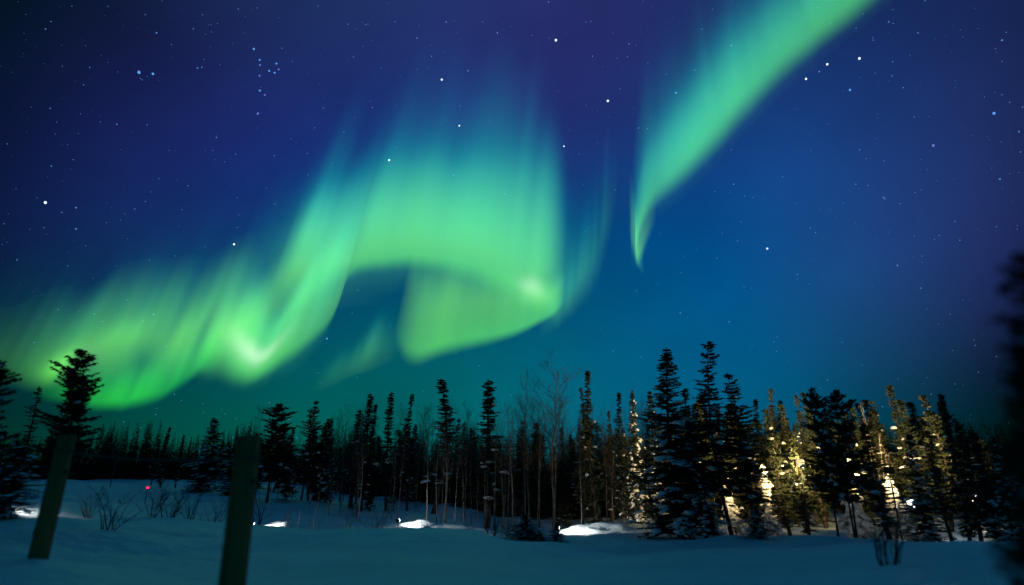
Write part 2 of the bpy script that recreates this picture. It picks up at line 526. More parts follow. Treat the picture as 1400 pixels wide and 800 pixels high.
halo = [(x, y, i * (.45 if x < 400 else .8) * (.6 if 440 < x < 480 else 1), l * (1.45 if x < 400 else 1.6)) for x, y, i, l in FOLDED[:26]] + [(770, 415, .25, 1.6), (790, 405, .1, 1.5), (815, 390, 0, 1.4)]
curtain('glow', halo, a1, nu=300, nv=40, seed=11, rays=[(200, .6), (420, .4), (520, .25)], hue_shift=.44, hue_scale=.62, edge=.10, plateau=.10, power=1.0)
curtain('glow', [(300, 400, 0, 1.2), (340, 392, .20, 1.3), (372, 388, .44, 1.5), (400, 384, .58, 1.7), (440, 380, .58, 1.85), (480, 371, .44, 1.9), (520, 364, .20, 1.9), (560, 362, 0, 1.9)], a1, nu=160, nv=40, seed=61, rays=.35, hue_shift=.46, hue_scale=.6, edge=.2, plateau=.10, power=1.0)
BAND = [(881, 376, .0, .3), (873, 363, .28, .36), (869, 345, .50, .44), (876, 310, .58, .50), (886, 286, .60, .56), (902, 268, .64, .60), (922, 250, .76, .64), (950, 224, .80, .64),
        (982, 190, .80, .66), (1018, 150, .78, .60), (1062, 104, .74, .54), (1115, 60, .70, .50), (1180, 8, .66, .46), (1250, -60, .5, .42), (1330, -140, .3, .38), (1400, -210, 0, .3)]
a2 = curtain('aurora_curtain', BAND, nu=420, nv=52, seed=21, rays=.13, edge=.09, plateau=.14, hue_shift=.16, hue_scale=.80, power=1.3, tint=(.55, .86, .98))
tag(a2, 'narrow green aurora band rising from a thin tip to the upper right sky', 'aurora')
curtain('fold', [(860, 322, 0, .5), (866, 344, .30, .5), (871, 358, .62, .46), (877, 350, .50, .44), (886, 326, .25, .4), (898, 300, 0, .35)], a2, nu=90, nv=40, seed=71, rays=.1, plateau=.1, hue_scale=.5, edge=.10)
curtain('glow', [(x - 6, y - 4, i * q, l * 1.65) for (x, y, i, l), q in zip(BAND, [0, .12, .22, .32, .40] + [.44] * 11)], a2, nu=240, nv=36, seed=25, rays=.4, hue_shift=.46, hue_scale=.55, edge=.14, plateau=.05)
a3 = curtain('aurora_curtain', [(735, 460, 0, .6), (765, 436, .28, .8), (790, 410, .26, 1.0), (812, 378, .20, 1.1), (828, 335, .11, 1.0), (838, 295, .05, .9), (846, 255, 0, .8)], nu=160, nv=36, seed=31, rays=.8, hue_shift=.42, hue_scale=.6, edge=.14, plateau=.1)
tag(a3, 'faint teal aurora rays hanging just beside the bright swirl', 'aurora')
a4 = curtain('aurora_curtain', [(425, 535, 0, .5), (455, 520, .14, .6), (478, 508, .26, .7), (494, 500, .40, .8), (510, 494, .28, .8), (530, 488, .12, .7), (550, 484, 0, .5)], nu=120, nv=30, seed=41, rays=.9, hue_shift=.22, hue_scale=.7, edge=.3, plateau=.05)
tag(a4, 'faint green aurora streaks inside the dark gap under the arch', 'aurora')

# ------------------------------------------------------------------ stars
STAR_R = 60000.0


def star_mesh(name, col, strength):
    import bmesh
    bm = bmesh.new()
    bmesh.ops.create_icosphere(bm, subdivisions=2, radius=1.0)
    me = bpy.data.meshes.new(name)
    bm.to_mesh(me); bm.free()
    me.materials.append(emitter(name + '_light', col, strength))
    return me


ST_W = star_mesh('white_star', (.72, .88, 1.0), 1.5)
ST_B = star_mesh('blue_star', (.12, .40, 1.0), .95)
ST_V = star_mesh('violet_star', (.20, .24, .85), .75)
PX1 = STAR_R / F
STARS = [
    (760, 55, 3.0, 'w', 'bright white star high above the swirl, near the top edge'), (831, 138, 3.0, 'w', 'bright white star in the dark gap between swirl and right-hand band'),
    (604, 109, 2.6, 'w', 'white star in the indigo sky above the swirl arch'), (532, 219, 2.6, 'w', 'white star shining through the top of the green arch'),
    (62, 277, 2.1, 'w', 'brightest elongated star low in the dark sky above the small spruces'), (1049, 340, 2.4, 'w', 'white star alone in open blue sky beneath the narrow band'),
    (1131, 88, 2.2, 'w', 'upper white star of the close pair beside the narrow band'), (1102, 108, 2.2, 'w', 'white star below the close pair beside the narrow band'),
    (1175, 80, 2.2, 'w', 'pale star at the corner of the group beside the band top'), (1162, 123, 2.0, 'b', 'bluish star beneath the group beside the band top'),
    (1276, 199, 2.2, 'v', 'violet tinted star in the plain sky far from the band'), (628, 172, 2.2, 'w', 'small white star over the fading top of the arch'),
    (771, 200, 2.0, 'w', 'small white star on the edge of the arch glow'), (320, 334, 2.4, 'w', 'cyan white star amid the faint rays above the low curtain'),
    (190, 99, 2.6, 'b', 'blue star, left one of the wide pair in the dark corner'), (209, 101, 2.2, 'b', 'fainter blue star, right one of the wide pair in the dark corner'),
    (347, 67, 2.2, 'b', 'cyan blue star at the head of the small cluster'), (447, 463, 2.2, 'b', 'blue star in the dark teal beneath the low curtain fold'),
    (924, 127, 2.2, 'b', 'blue star inside the narrow green band'), (1359, 155, 2.0, 'b', 'blue star near the right-hand edge of the sky'),
]
CLUSTER = [(355, 82), (355.5, 89), (354.8, 103.5), (368, 97), (375.5, 99.5), (378, 87), (355, 124), (362, 130), (353, 155), (381, 95)]
for i, (x, y, r, c, lab) in enumerate(STARS):
    o = put('star', {'w': ST_W, 'b': ST_B, 'v': ST_V}[c])
    d = pdir(x, y)
    o.location = CAM + d * STAR_R
    q = r * 0.43 * PX1 / max(d.dot(pdir(700, 400)), .5)
    o.scale = (q, q, q * (1.25 if x < 200 or x > 1150 else 1.05))
    tag(o, lab, 'star', 'bright stars')
for x, y in CLUSTER:
    o = put('star', ST_V if (x + y) % 2 < 1 else ST_B)
    o.location = CAM + pdir(x, y) * STAR_R
    q = 1.0 * PX1
    o.scale = (q, q, q)
    tag(o, 'small violet blue star in the tight cluster in the upper left sky', 'star', 'stars of the small cluster')


def star_field():
    rs = np.random.RandomState(12)
    mb = MB()
    extra = [(1102, 108), (1120, 98), (509, 147), (296, 188), (257, 254), (104, 313), (104, 284), (322, 211), (352, 156), (420, 210), (375, 213), (590, 77), (640, 97), (680, 45), (503, 33),
             (750, 3), (810, 77), (860, 60), (873, 175), (1030, 270), (1003, 252), (977, 262), (1018, 268), (1000, 205), (1175, 205), (1208, 270), (1090, 375), (1227, 363), (1259, 394), (930, 428), (997, 440),
             (1170, 252), (1210, 272), (1367, 245), (1393, 180), (1370, 55), (214, 45), (270, 93), (276, 92), (160, 170), (70, 227), (210, 430), (960, 40), (1000, 62), (950, 96), (885, 176), (1108, 312), (1115, 318),
             (735, 545), (808, 512), (556, 480), (620, 240), (690, 265), (655, 500), (838, 480), (1235, 120), (1250, 160), (1215, 30), (1255, 45), (660, 30), (570, 52), (610, 30), (540, 30)]
    dirs = [(pdir(x, y), rs.uniform(.55, .95)) for x, y in extra]
    for _ in range(1350):
        x, y = rs.uniform(-60, 1460), rs.uniform(-60, 600)
        dirs.append((pdir(x, y), .16 + .46 * rs.uniform() ** 2.5))
    for _ in range(900):                                 # the rest of the sky dome
        v = Vector(rs.normal(size=3)); v.z = abs(v.z); v.normalize()
        if v.y < .45: dirs.append((v, rs.uniform(.25, .8)))
    for d, r in dirs:
        p = CAM + d * STAR_R
        a = d.orthogonal().normalized(); b = d.cross(a)
        r *= PX1
        mb.add([p + a * r, p + b * r, p - a * r, p - b * r, p + d * r, p - d * r],
               [(0, 1, 4), (1, 2, 4), (2, 3, 4), (3, 0, 4), (1, 0, 5), (2, 1, 5), (3, 2, 5), (0, 3, 5)])
    o = mb.build('star_field', emitter('faint_star_light', (.16, .38, .90), .75))
    tag(o, 'dusting of faint blue stars across the night sky', 'stars', kind='stuff')


star_field()


# ------------------------------------------------------------------ trees
def spruce_mesh(seed, H=8.0, Rm=.75, cs=.10, step=.10, club=0.0, lump=.45, nb=7, twig=.16, droop=.35, snow=.35, power=.8, mat=None, thick=1.0, bare=0.0, lumps=1.0):
    rs = np.random.RandomState(seed)
    V0, V1, V2 = [], [], []
    sn = MB()
    stick = MB()
    z = cs * H
    bend = rs.uniform(-.28, .28, 2)
    ax = lambda q: np.array([bend[0] * math.sin(q / H * 3.1), bend[1] * math.sin(q / H * 2.3), 0])
    ph = rs.uniform(0, 10)
    while z < H * .995:
        t = (z - cs * H) / (H * (1 - cs))
        prof = (1 - t) ** power * min(1, .45 + 2.2 * t) + .03
        if club: prof += club * math.exp(-((t - .92) / .05) ** 2)
        lm = 1 + lump * mnoise.noise((z * .9, ph, seed))
        for b in range(rs.poisson(nb * (.5 + .5 * (1 - t)) + .5)):
            az = rs.uniform(0, 2 * math.pi)
            side = 1 + lump * mnoise.noise((z * .8, math.cos(az) * 1.1 + ph, math.sin(az) * 1.1))
            if rs.rand() < bare: continue
            L = Rm * prof * lm * side * rs.uniform(.38, 1.25)
            if L < .05: L = .05
            o = np.array([math.cos(az), math.sin(az), 0]); sd = np.array([-o[1], o[0], 0])
            dr = droop * rs.uniform(.5, 1.5) * (1 - .6 * t) - .35 * t
            org = ax(z) + np.array([0, 0, z])
            bp = lambda q: org + o * L * q + np.array([0, 0, -dr * L * q + .22 * L * q * q])
            n = max(4, int(L / .045))
            for q in np.linspace(.12, 1.0, n) if n else []:
                c = bp(q)
                for sg in (-1, 1):
                    ang = R(rs.uniform(15, 75)) * sg
                    tl = twig * rs.uniform(.5, 1.2) * (1.15 - .5 * q)
                    dv = o * math.cos(ang) + sd * math.sin(ang) + np.array([0, 0, rs.uniform(-.75, .35)])
                    dv /= np.linalg.norm(dv)
                    wv = np.cross(dv, rs.normal(size=3)); wv /= np.linalg.norm(wv) + 1e-9
                    w = .036 * thick * rs.uniform(.7, 1.5)
                    V0.append(c - wv * w); V1.append(c + wv * w); V2.append(c + dv * tl)
            if snow and rs.rand() < snow * .26 * (1.25 - t) and L > .16:
                q = rs.uniform(.55, 1.05)
                clump(sn, bp(q) + np.array([0, 0, .03]), o, sd, lumps * rs.uniform(.28, .55) * min(L, .55), lumps * rs.uniform(.06, .13), lumps * rs.uniform(.035, .075), dr * .9, rs)
        z += step * rs.uniform(.6, 1.4)
    # leader
    top = ax(H) + np.array([0, 0, H])
    for q in np.linspace(0, .35, 14):
        c = top - np.array([0, 0, q])
        for _ in range(2):
            a = rs.uniform(0, 6.28)
            dv = np.array([math.cos(a) * .6, math.sin(a) * .6, .8]); wv = np.array([-math.sin(a), math.cos(a), 0])
            V0.append(c - wv * .02); V1.append(c + wv * .02); V2.append(c + dv * twig * .55 * (.4 + q * 2))
    n = len(V0)
    me = bpy.data.meshes.new('crown')
    arr = np.stack([np.array(V0), np.array(V1), np.array(V2)], 1).reshape(-1, 3)
    me.from_pydata(arr.tolist(), [], [(3 * i, 3 * i + 1, 3 * i + 2) for i in range(n)])
    me.materials.append(mat or M_NEEDLE)
    me.update()
    tk = MB()
    zs = np.linspace(-.35, H * .985, 14)
    tk.tube([ax(q) + np.array([0, 0, q]) for q in zs], [.010 + .0075 * (H - q) * (1.12 if q < .3 else 1) for q in zs], 7)
    for _ in range(int(10 + 30 * cs)):                    # dead snags low on the trunk
        q = rs.uniform(.03, max(cs, .12) + .05) * H; a = rs.uniform(0, 6.28); l = rs.uniform(.15, .5)
        c = ax(q) + np.array([0, 0, q]); dv = np.array([math.cos(a), math.sin(a), rs.uniform(-.5, .2)])
        tk.tube([c, c + dv * l * .5, c + dv * l + np.array([0, 0, -.05])], [.012, .008, .003], 3)
    tme = tk.mesh('trunk', M_BARK, True)
    sme = sn.mesh('snow', M_BOUGH_SNOW, True) if sn.v else None
    return tme, me, sme


import bmesh as _bm
_b = _bm.new(); _bm.ops.create_icosphere(_b, subdivisions=2, radius=1.0)
ICO_V = np.array([v.co[:] for v in _b.verts]); ICO_F = [[v.index for v in f.verts] for f in _b.faces]; _b.free()


def clump(mb, c, o, sd, l, w, h, droop, rs):
    """A lump of snow lying along a bough."""
    s = rs.uniform(0, 50)
    V = []
    for v in ICO_V:
        k = 1 + .6 * mnoise.noise((v[0] * 1.7 + s, v[1] * 1.7, v[2] * 1.7))
        p = c + o * v[0] * l * .5 * k + sd * v[1] * w * k + np.array([0, 0, v[2] * h * k - droop * v[0] * l * .5 - .3 * l * v[0] * v[0]])
        V.append(p)
    mb.add(V, ICO_F)


def bare_mesh(seed, H=7.0, r0=.055, spread=.45, twigs=1.0, first=.3, wob=.06):
    rs = np.random.RandomState(seed)
    tk, br = MB(), MB()
    pts, p, d = [], np.array([0., 0., -.3]), np.array([0, 0, 1.])
    n = 16
    for i in range(n + 1):
        pts.append(p.copy()); d = d + rs.normal(size=3) * [wob, wob, 0]; d /= np.linalg.norm(d); p = p + d * (H + .3) / n
    rad = [r0 * (1 - .93 * (i / n) ** .8) + .003 for i in range(n + 1)]
    tk.tube(pts, rad, 6)

    def grow(p, d, L, r, depth):
        m = 4 if depth < 2 else 3
        q = [p]; dd = d.copy()
        for i in range(m):
            dd = dd + rs.normal(size=3) * .16 + np.array([0, 0, .09]); dd /= np.linalg.norm(dd)
            q.append(q[-1] + dd * L / m)
        br.tube(q, [r * (1 - .8 * i / m) for i in range(m + 1)], 3, cap=False)
        if depth >= 3: return
        for _ in range(rs.poisson((3.4 if depth else 4.2) * twigs)):
            t = rs.uniform(.2, 1.0); i = min(int(t * m), m - 1); c = q[i] + (q[i + 1] - q[i]) * (t * m - i)
            a = rs.normal(size=3); a -= dd * a.dot(dd); a /= np.linalg.norm(a) + 1e-9
            nd = dd * .75 + a * rs.uniform(.4, .9); nd /= np.linalg.norm(nd)
            grow(c, nd, L * rs.uniform(.35, .65), max(r * .5, .0035), depth + 1)
    for _ in range(int(17 * twigs) + 3):
        t = rs.uniform(first, .97); i = min(int(t * n), n - 1); c = pts[i] + (pts[i + 1] - pts[i]) * (t * n - i)
        a = rs.uniform(0, 6.28)
        nd = np.array([math.cos(a) * .7, math.sin(a) * .7, rs.uniform(.45, 1.1)]); nd /= np.linalg.norm(nd)
        grow(c, nd, H * spread * rs.uniform(.3, .7) * (1.15 - .75 * t), rad[i] * .45 + .003, 1)
    return tk.mesh('trunk', M_BIRCH, True), br.mesh('branches', M_TWIG, True)


def shrub_mesh(seed, H=1.4, stems=9, spread=.35, r0=.014, twigs=5):
    rs = np.random.RandomState(seed)
    mb = MB()
    for s in range(stems):
        a = rs.uniform(0, 6.28); h = H * rs.uniform(.55, 1.05)
        p = np.array([math.cos(a) * .12, math.sin(a) * .12, -.1]); d = np.array([math.cos(a) * spread * rs.uniform(.2, 1.2), math.sin(a) * spread * rs.uniform(.2, 1.2), 1.]); d /= np.linalg.norm(d)
        q = [p]; n = 7
        for i in range(n):
            d = d + rs.normal(size=3) * .09; d /= np.linalg.norm(d); q.append(q[-1] + d * h / n)
        r = r0 * rs.uniform(.7, 1.3)
        mb.tube(q, [r * (1 - .8 * i / n) for i in range(n + 1)], 4)
        for _ in range(rs.poisson(twigs)):
            i = rs.randint(2, n + 1); c = q[i]; b = rs.uniform(0, 6.28); l = h * rs.uniform(.12, .35)
            nd = d * .7 + np.array([math.cos(b) * .6, math.sin(b) * .6, .3])
            e = c + nd * l
            mb.tube([c, (c + e) / 2 + rs.normal(size=3) * .02, e], [r * .45, r * .3, .002], 3, cap=False)
            for _ in range(2):
                mb.tube([(c + e) / 2, (c + e) / 2 + (nd + rs.normal(size=3) * .5) * l * .5], [r * .25, .0015], 3, cap=False)
    return mb.mesh('stems', M_TWIG, True)


PROTO = {
    'slim': [spruce_mesh(1, Rm=.62, cs=.12, club=.05, lump=.8, bare=.12), spruce_mesh(2, Rm=.60, cs=.06, lump=.9, droop=.55, bare=.1, power=.95)],
    'lit': [spruce_mesh(21, Rm=.64, cs=.10, lump=.8, snow=.10, lumps=1.4, bare=.1), spruce_mesh(22, Rm=.60, cs=.06, lump=.9, droop=.55, snow=.12, lumps=1.4, power=.95)],
    'club': [spruce_mesh(3, Rm=.55, cs=.16, club=.20, power=1.0, lump=.8, bare=.1), spruce_mesh(4, Rm=.5, cs=.2, club=.14, power=.9, lump=.9, bare=.1)],
    'full': [spruce_mesh(5, Rm=1.05, cs=.03, nb=8, snow=1.5, lump=.6, lumps=1.15, droop=.55), spruce_mesh(6, Rm=1.0, cs=.05, nb=8, snow=.8, lump=.75, lumps=1.15, droop=.55)],
    'tall': [spruce_mesh(7, Rm=1.25, cs=.22, nb=6, step=.12, lump=.85, droop=.5, snow=.5, twig=.19), spruce_mesh(8, Rm=1.15, cs=.2, nb=6, step=.12, lump=.8, droop=.45, snow=.5, twig=.18)],
    'laden': [spruce_mesh(31, H=8, Rm=1.3, cs=.0, nb=6, snow=6.0, lump=.8, droop=.7, lumps=2.6), spruce_mesh(32, H=8, Rm=1.4, cs=.0, nb=6, snow=6.0, lump=.9, droop=.7, lumps=2.8)],
    'pine': [spruce_mesh(9, Rm=.95, cs=.30, nb=9, step=.11, lump=1.2, droop=.08, snow=.05, twig=.27, power=.42, mat=M_NEEDLE2, thick=1.3, bare=.15), spruce_mesh(10, Rm=1.3, cs=.25, nb=8, step=.13, lump=.9, droop=.2, snow=.6, twig=.24, power=.5, thick=1.5, lumps=1.5)],
    'snowy': [spruce_mesh(13, H=8, Rm=1.3, cs=.0, nb=8, snow=1.4, lump=.6, droop=.6, lumps=1.3), spruce_mesh(14, H=8, Rm=1.5, cs=.0, nb=8, snow=1.9, lump=.8, droop=.6, lumps=1.35)],
    'near': [spruce_mesh(17, Rm=1.6, cs=.0, nb=20, step=.06, snow=.1, lump=.35, droop=.6, twig=.2, thick=1.3, power=.4)] * 2,
    'sparse': [spruce_mesh(15, Rm=.62, cs=.2, nb=4, lump=.8, snow=.5, bare=.2), spruce_mesh(16, Rm=.7, cs=.24, nb=4, lump=.9, snow=.5, bare=.2)],
}
BARE = [bare_mesh(1, twigs=1.2, wob=.04), bare_mesh(2, first=.45, twigs=1.2, wob=.04), bare_mesh(3, twigs=1.0, first=.5, spread=.3, wob=.04), bare_mesh(4, twigs=1.45, spread=.6, first=.3), bare_mesh(5, twigs=.6, first=.5, spread=.25, wob=.03), bare_mesh(6, twigs=.8, first=.45, spread=.28, wob=.035)]
SHRUB = [shrub_mesh(1), shrub_mesh(2, stems=13, spread=.5), shrub_mesh(3, H=2.0, stems=6, spread=.15, twigs=3), shrub_mesh(4, H=1.9, stems=5, spread=.22, twigs=6, r0=.016)]
WID = {'laden': 1.2, 'lit': .46, 'slim': .46, 'club': .40, 'full': .78, 'tall': .86, 'pine': 1.1, 'snowy': 1.1, 'sparse': .5, 'near': 1.2}
_rr = random.Random(7)


def spruce(kind, px, py, d, wpx=None, label='', group=None, var=None, sink=.0, name='spruce_tree', cat='tree', tilt=0.0):
    """A spruce whose tip stands at (px, py) of the photograph, d metres away; wpx is the crown's width there."""
    top = point(px, py, d)
    base = Vector((top.x, top.y, gz(top.x, top.y) - sink))
    h = top.z - base.z
    if h < .3: h = .3
    tr, cr, sn = PROTO[kind][_rr.randrange(2) if var is None else var]
    s = h / 8.0
    depth = (top - CAM).dot(pdir(700, 400))                # metres along the view axis
    w = s if wpx is None else (wpx / F * depth) / (2 * WID[kind])
    o = thing(name, label, cat, base, group)
    o.scale = (w, w, s)
    o.rotation_euler = (R(_rr.uniform(-1.2, 1.2)), R(_rr.uniform(-1.2, 1.2) + tilt), _rr.uniform(0, 6.28) if not tilt else 0)
    t = put('trunk', tr, o)
    c = put('crown', cr, o)
    if sn: tag(put('snow', sn, c), kind='stuff')
    return o


def bare(px, py, d, label, group=None, var=0, wid=1.0, name='bare_tree', cat='tree'):
    top = point(px, py, d)
    base = Vector((top.x, top.y, gz(top.x, top.y)))
    h = top.z - base.z
    tr, br = BARE[var]
    o = thing(name, label, cat, base, group)
    s = h / 7.0
    o.scale = (s * wid, s * wid, s)
    o.rotation_euler = (R(_rr.uniform(-2, 2)), R(_rr.uniform(-2.5, 2.5)), _rr.uniform(0, 6.28))
    put('trunk', tr, o)
    put('branches', br, o)
    return o


G1, G2, G3 = 'dark spruces before the lit wood', 'spruces of the middle wood', 'spruces lit by the floodlights'
# --- single trees one can tell apart
spruce('pine', 108, 478, 15, 74, 'brown tinted bushy conifer standing behind the slim leaning post', name='conifer_tree', var=0)
spruce('sparse', 52, 528, 20, 34, 'thin dark spruce beside the brown tinted conifer', var=0)
spruce('pine', 0, 492, 13, 62, 'dark ragged conifer cut off by the left edge of the view', name='conifer_tree', var=1)
spruce('snowy', 26, 602, 18, 70, 'snow loaded bushy spruce under the ragged edge conifer', var=0)
spruce('slim', 234, 584, 66, 14, 'tallest dark tip in the row of far spruces beyond the snowfield', G2)
spruce('slim', 218, 600, 70, 11, 'tiny spruce tip just before the tallest far tip beyond the snowfield', G2)
spruce('slim', 252, 594, 68, 11, 'tiny spruce tip between the far row and the bushy far spruce', G2)
spruce('full', 290, 571, 60, 46, 'bushy far spruce at the end of the snowfield by the thick post', G2)
spruce('snowy', 322, 610, 55, 40, 'far snow patched spruce half hidden by the thick post', G2)
bare(165, 592, 62, 'small bare tree top above the far wood over the red lamp', var=0, wid=1.4)
bare(349, 552, 44, 'bare slender tree just past the top of the thick post', var=1)
spruce('pine', 382, 550, 44, 50, 'broad dark spruce with ragged flat top next to the thick post', var=1)
spruce('tall', 424, 566, 46, 28, 'short ragged spruce touching the pointed two-tiered spruce', var=0)
spruce('tall', 435, 548, 45, 36, 'pointed spruce with open tiers over the sapling stems', var=1)
spruce('full', 455, 571, 47, 26, 'stumpy dark spruce beside the open tiered spruce', var=0)
spruce('club', 491, 560, 44, 24, 'blunt spruce leaning on the pair of slim pointed spruces', var=0)
spruce('slim', 505, 538, 42, 28, 'slim pointed spruce, taller one of the close pair', var=0)
spruce('slim', 516, 552, 43, 20, 'slim pointed spruce, shorter one of the close pair', var=1)
spruce('club', 538, 535, 42, 24, 'thin spruce with a knob of needles at its tip', var=0)
spruce('club', 565, 538, 43, 17, 'very thin pole-like spruce with a blunt tip', var=1)
spruce('club', 600, 518, 40, 38, 'tall narrow spruce behind the middle snow lamp', var=1)
spruce('club', 668, 518, 36, 44, 'wide spruce with thick clubbed top over the bare thicket', var=0)
bare(752, 496, 38, 'tall bare tree with wide fan of twigs against the sky', var=3, wid=1.25)
bare(722, 512, 40, 'bare tree with thin twigs beside the wide fanned one', var=0, wid=1.0)
spruce('lit', 790, 530, 40, 20, 'narrow spruce before the very slender tall one', var=0)
spruce('lit', 808, 506, 34, 30, 'very slender tall spruce with snow flecks behind the third snow lamp', var=1)
spruce('lit', 828, 562, 38, 18, 'low spruce in the gap after the slender tall one', var=0)
spruce('lit', 845, 536, 31, 24, 'first spruce of the tight trio before the snow-clad giant', G1, var=1)
spruce('full', 862, 532, 32, 30, 'middle spruce of the tight trio before the snow-clad giant', G1, var=0)
spruce('full', 886, 534, 29, 38, 'last and fullest spruce of the tight trio before the snow-clad giant', G1, var=1)
spruce('full', 908, 474, 25, 82, 'tall snow-clad spruce with needle-thin tip and wide skirt', G1, var=0)
spruce('lit', 928, 532, 26, 44, 'dark spruce pressed against the flank of the snow-clad giant', G1, var=0)
spruce('lit', 952, 548, 33, 26, 'yellowish lit spruce in the gap before the tallest spruce', G3, var=1)
spruce('tall', 972, 466, 25, 66, 'tallest dark spruce with open jagged tiers', G1, var=0)
spruce('tall', 1005, 508, 25, 64, 'broad dark spruce leaning against the tallest one', G1, var=1, tilt=-2)
spruce('snowy', 962, 640, 24, 44, 'small snow draped spruce at the feet of the tallest spruce', G1, var=0)
spruce('snowy', 1030, 694, 21, 36, 'little snow buried spruce on the edge of the open snow', G1, var=1)
spruce('lit', 1052, 532, 37, 26, 'yellow lit spruce right after the broad dark one', G3, var=0)
spruce('lit', 1068, 552, 36, 30, 'olive lit shorter spruce between two yellow lit pointed ones', G3, var=1)
spruce('lit', 1090, 540, 37, 26, 'yellow lit pointed spruce before the dark twin spruces', G3, var=0)
spruce('lit', 1100, 536, 38, 22, 'golden lit spruce tucked against the dark twin spruces', G3, var=1)
spruce('lit', 1062, 596, 30, 30, 'half lit snow flecked spruce below the yellow tips', G3, var=0)
spruce('lit', 1086, 592, 28, 30, 'dark snow flecked spruce before the yellow lit row', G1, var=1)
spruce('pine', 1113, 529, 25, 42, 'dark blunt spruce with blue snow, first of the twins', G1, var=1)
spruce('pine', 1136, 531, 24, 46, 'dark blunt spruce, taller crown of the twins', G1, var=1, name='spruce_tree')
spruce('slim', 1186, 574, 23, 40, 'black slender spruce between two blazing patches of lit snow', G1, var=0)
spruce('laden', 1160, 622, 30.5, 36, 'spruce blazing white with lit snow behind the dark twins', G3, var=1)
spruce('laden', 1218, 648, 31, 32, 'low spruce with bright lit snow behind the black slender one', G3, var=0)
spruce('laden', 1043, 634, 30, 26, 'small spruce with glaring lit snow beside the broad dark one', G3, var=1)
spruce('laden', 995, 650, 30, 24, 'small spruce with glaring lit snow between the two tallest dark trunks', G3, var=0)
spruce('lit', 1213, 526, 36, 32, 'yellow lit spruce standing highest over the visible floodlight', G3, var=1)
spruce('lit', 1196, 566, 37, 26, 'olive lit spruce under the broken dead stems', G3, var=0)
spruce('lit', 1228, 546, 35, 34, 'olive lit bushy spruce above the visible floodlight', G3, var=1)
spruce('full', 1238, 590, 27, 46, 'dark drooping spruce in front of the visible floodlight', G1, var=0)
spruce('lit', 1260, 540, 32, 34, 'gold flecked spruce past the visible floodlight', G3, var=0)
spruce('slim', 1280, 538, 27, 30, 'dark thin spruce with leaning trunk past the gold flecked one', G1, var=1)
spruce('sparse', 1272, 600, 25, 36, 'dark sparse spruce with bare lower trunk by the double stem', G1, var=1)
spruce('slim', 1302, 572, 26, 34, 'dim spruce in the fading end of the lit wood', G1, var=0)
spruce('slim', 1325, 590, 25, 36, 'almost black spruce before the right-hand edge of the snow', G1, var=1)
spruce('full', 1350, 596, 24, 40, 'black spruce beside the big dark tree at the edge', G1, var=0)
spruce('near', 1468, 318, 2.3, 225, 'black blurred near tree cut off by the right edge of the view', var=1)
spruce('near', 1415, 470, 3.0, 110, 'black blurred little spruce under the near tree at the edge', var=0)
bare(1176, 552, 33, 'pale broken dead stem above the blazing snow, first of three', var=4, wid=.8)
bare(1184, 548, 33, 'pale leaning dead stem above the blazing snow', var=4, wid=.7)
spruce('snowy', 762, 716, 22, 30, 'round snow capped baby spruce in front of the third snow lamp', var=0)
spruce('snowy', 715, 704, 23, 46, 'snow buried baby spruce, bigger one near the bare stems', var=1)
spruce('snowy', 738, 726, 22.5, 26, 'low snow buried baby spruce between the round and bigger ones', var=0)
spruce('slim', 763, 688, 34, 18, 'little yellow lit spruce behind the third snow lamp', var=0)
spruce('slim', 775, 690, 34.5, 14, 'tiny yellow lit spruce touching the little lit one', var=1)

# --- the wood behind: many of a kind
rs = np.random.RandomState(5)
for k in range(56):
    px = rs.uniform(340, 900); d = rs.uniform(42, 64)
    spruce(rs.choice(['slim', 'club', 'full', 'slim', 'tall']), px, rs.uniform(572, 612), d, rs.uniform(16, 34), 'dark spruce in the unlit wood behind the tall middle spruces', 'spruces deep in the unlit wood')
for k in range(84):
    px = rs.uniform(905, 1350); d = rs.uniform(34, 60)
    if d < 36 and 1235 < px < 1270: continue
    spruce(rs.choice(['lit', 'lit', 'lit', 'tall']), px, rs.uniform(545, 590) + (20 if px > 1290 else 0), d, rs.uniform(20, 38), 'spruce lit yellow from below in the wood behind the dark row', 'spruces deep in the lit wood')
for k in range(132):
    px = rs.uniform(455, 905); d = rs.uniform(30, 58)
    if 540 < px < 580 and d < 32: continue
    bare(px, rs.uniform(548, 606), d, 'thin bare tree among the crowded stems of the middle wood', 'bare trees of the middle wood', var=int(rs.choice([0, 1, 2, 4, 5, 3])), wid=rs.uniform(.55, .85))
for k in range(10):
    px = rs.uniform(350, 470); d = rs.uniform(42, 60)
    bare(px, rs.uniform(575, 606), d, 'thin bare tree in the dark wood behind the sapling stems', 'bare trees at the wood edge', var=int(rs.choice([1, 2, 4, 5])), wid=.8)
for k in range(16):
    px = rs.uniform(930, 1330); d = rs.uniform(28, 40)
    bare(px, rs.uniform(585, 640), d, 'thin bare stem among the lit spruces', 'bare stems in the lit wood', var=int(rs.choice([2, 4, 5])), wid=.8)
for k in range(15):
    px = rs.uniform(628, 720); d = rs.uniform(24, 30)
    bare(px, rs.uniform(620, 690), d, 'short bare sapling on the snow bank below the clubbed spruce', 'saplings on the snow bank', var=int(rs.choice([2, 4, 5])), wid=.9, name='sapling')
for k, (px, py, d) in enumerate([(426, 672, 27), (434, 664, 28), (440, 668, 27), (449, 676, 28), (458, 668, 27.5), (466, 684, 28), (411, 690, 28)]):
    bare(px, py, d, 'thin sapling stem in the clump beyond the first snow lamp', 'sapling clump beyond the first snow lamp', var=4 if k % 2 else 5, wid=1.1, name='sapling')


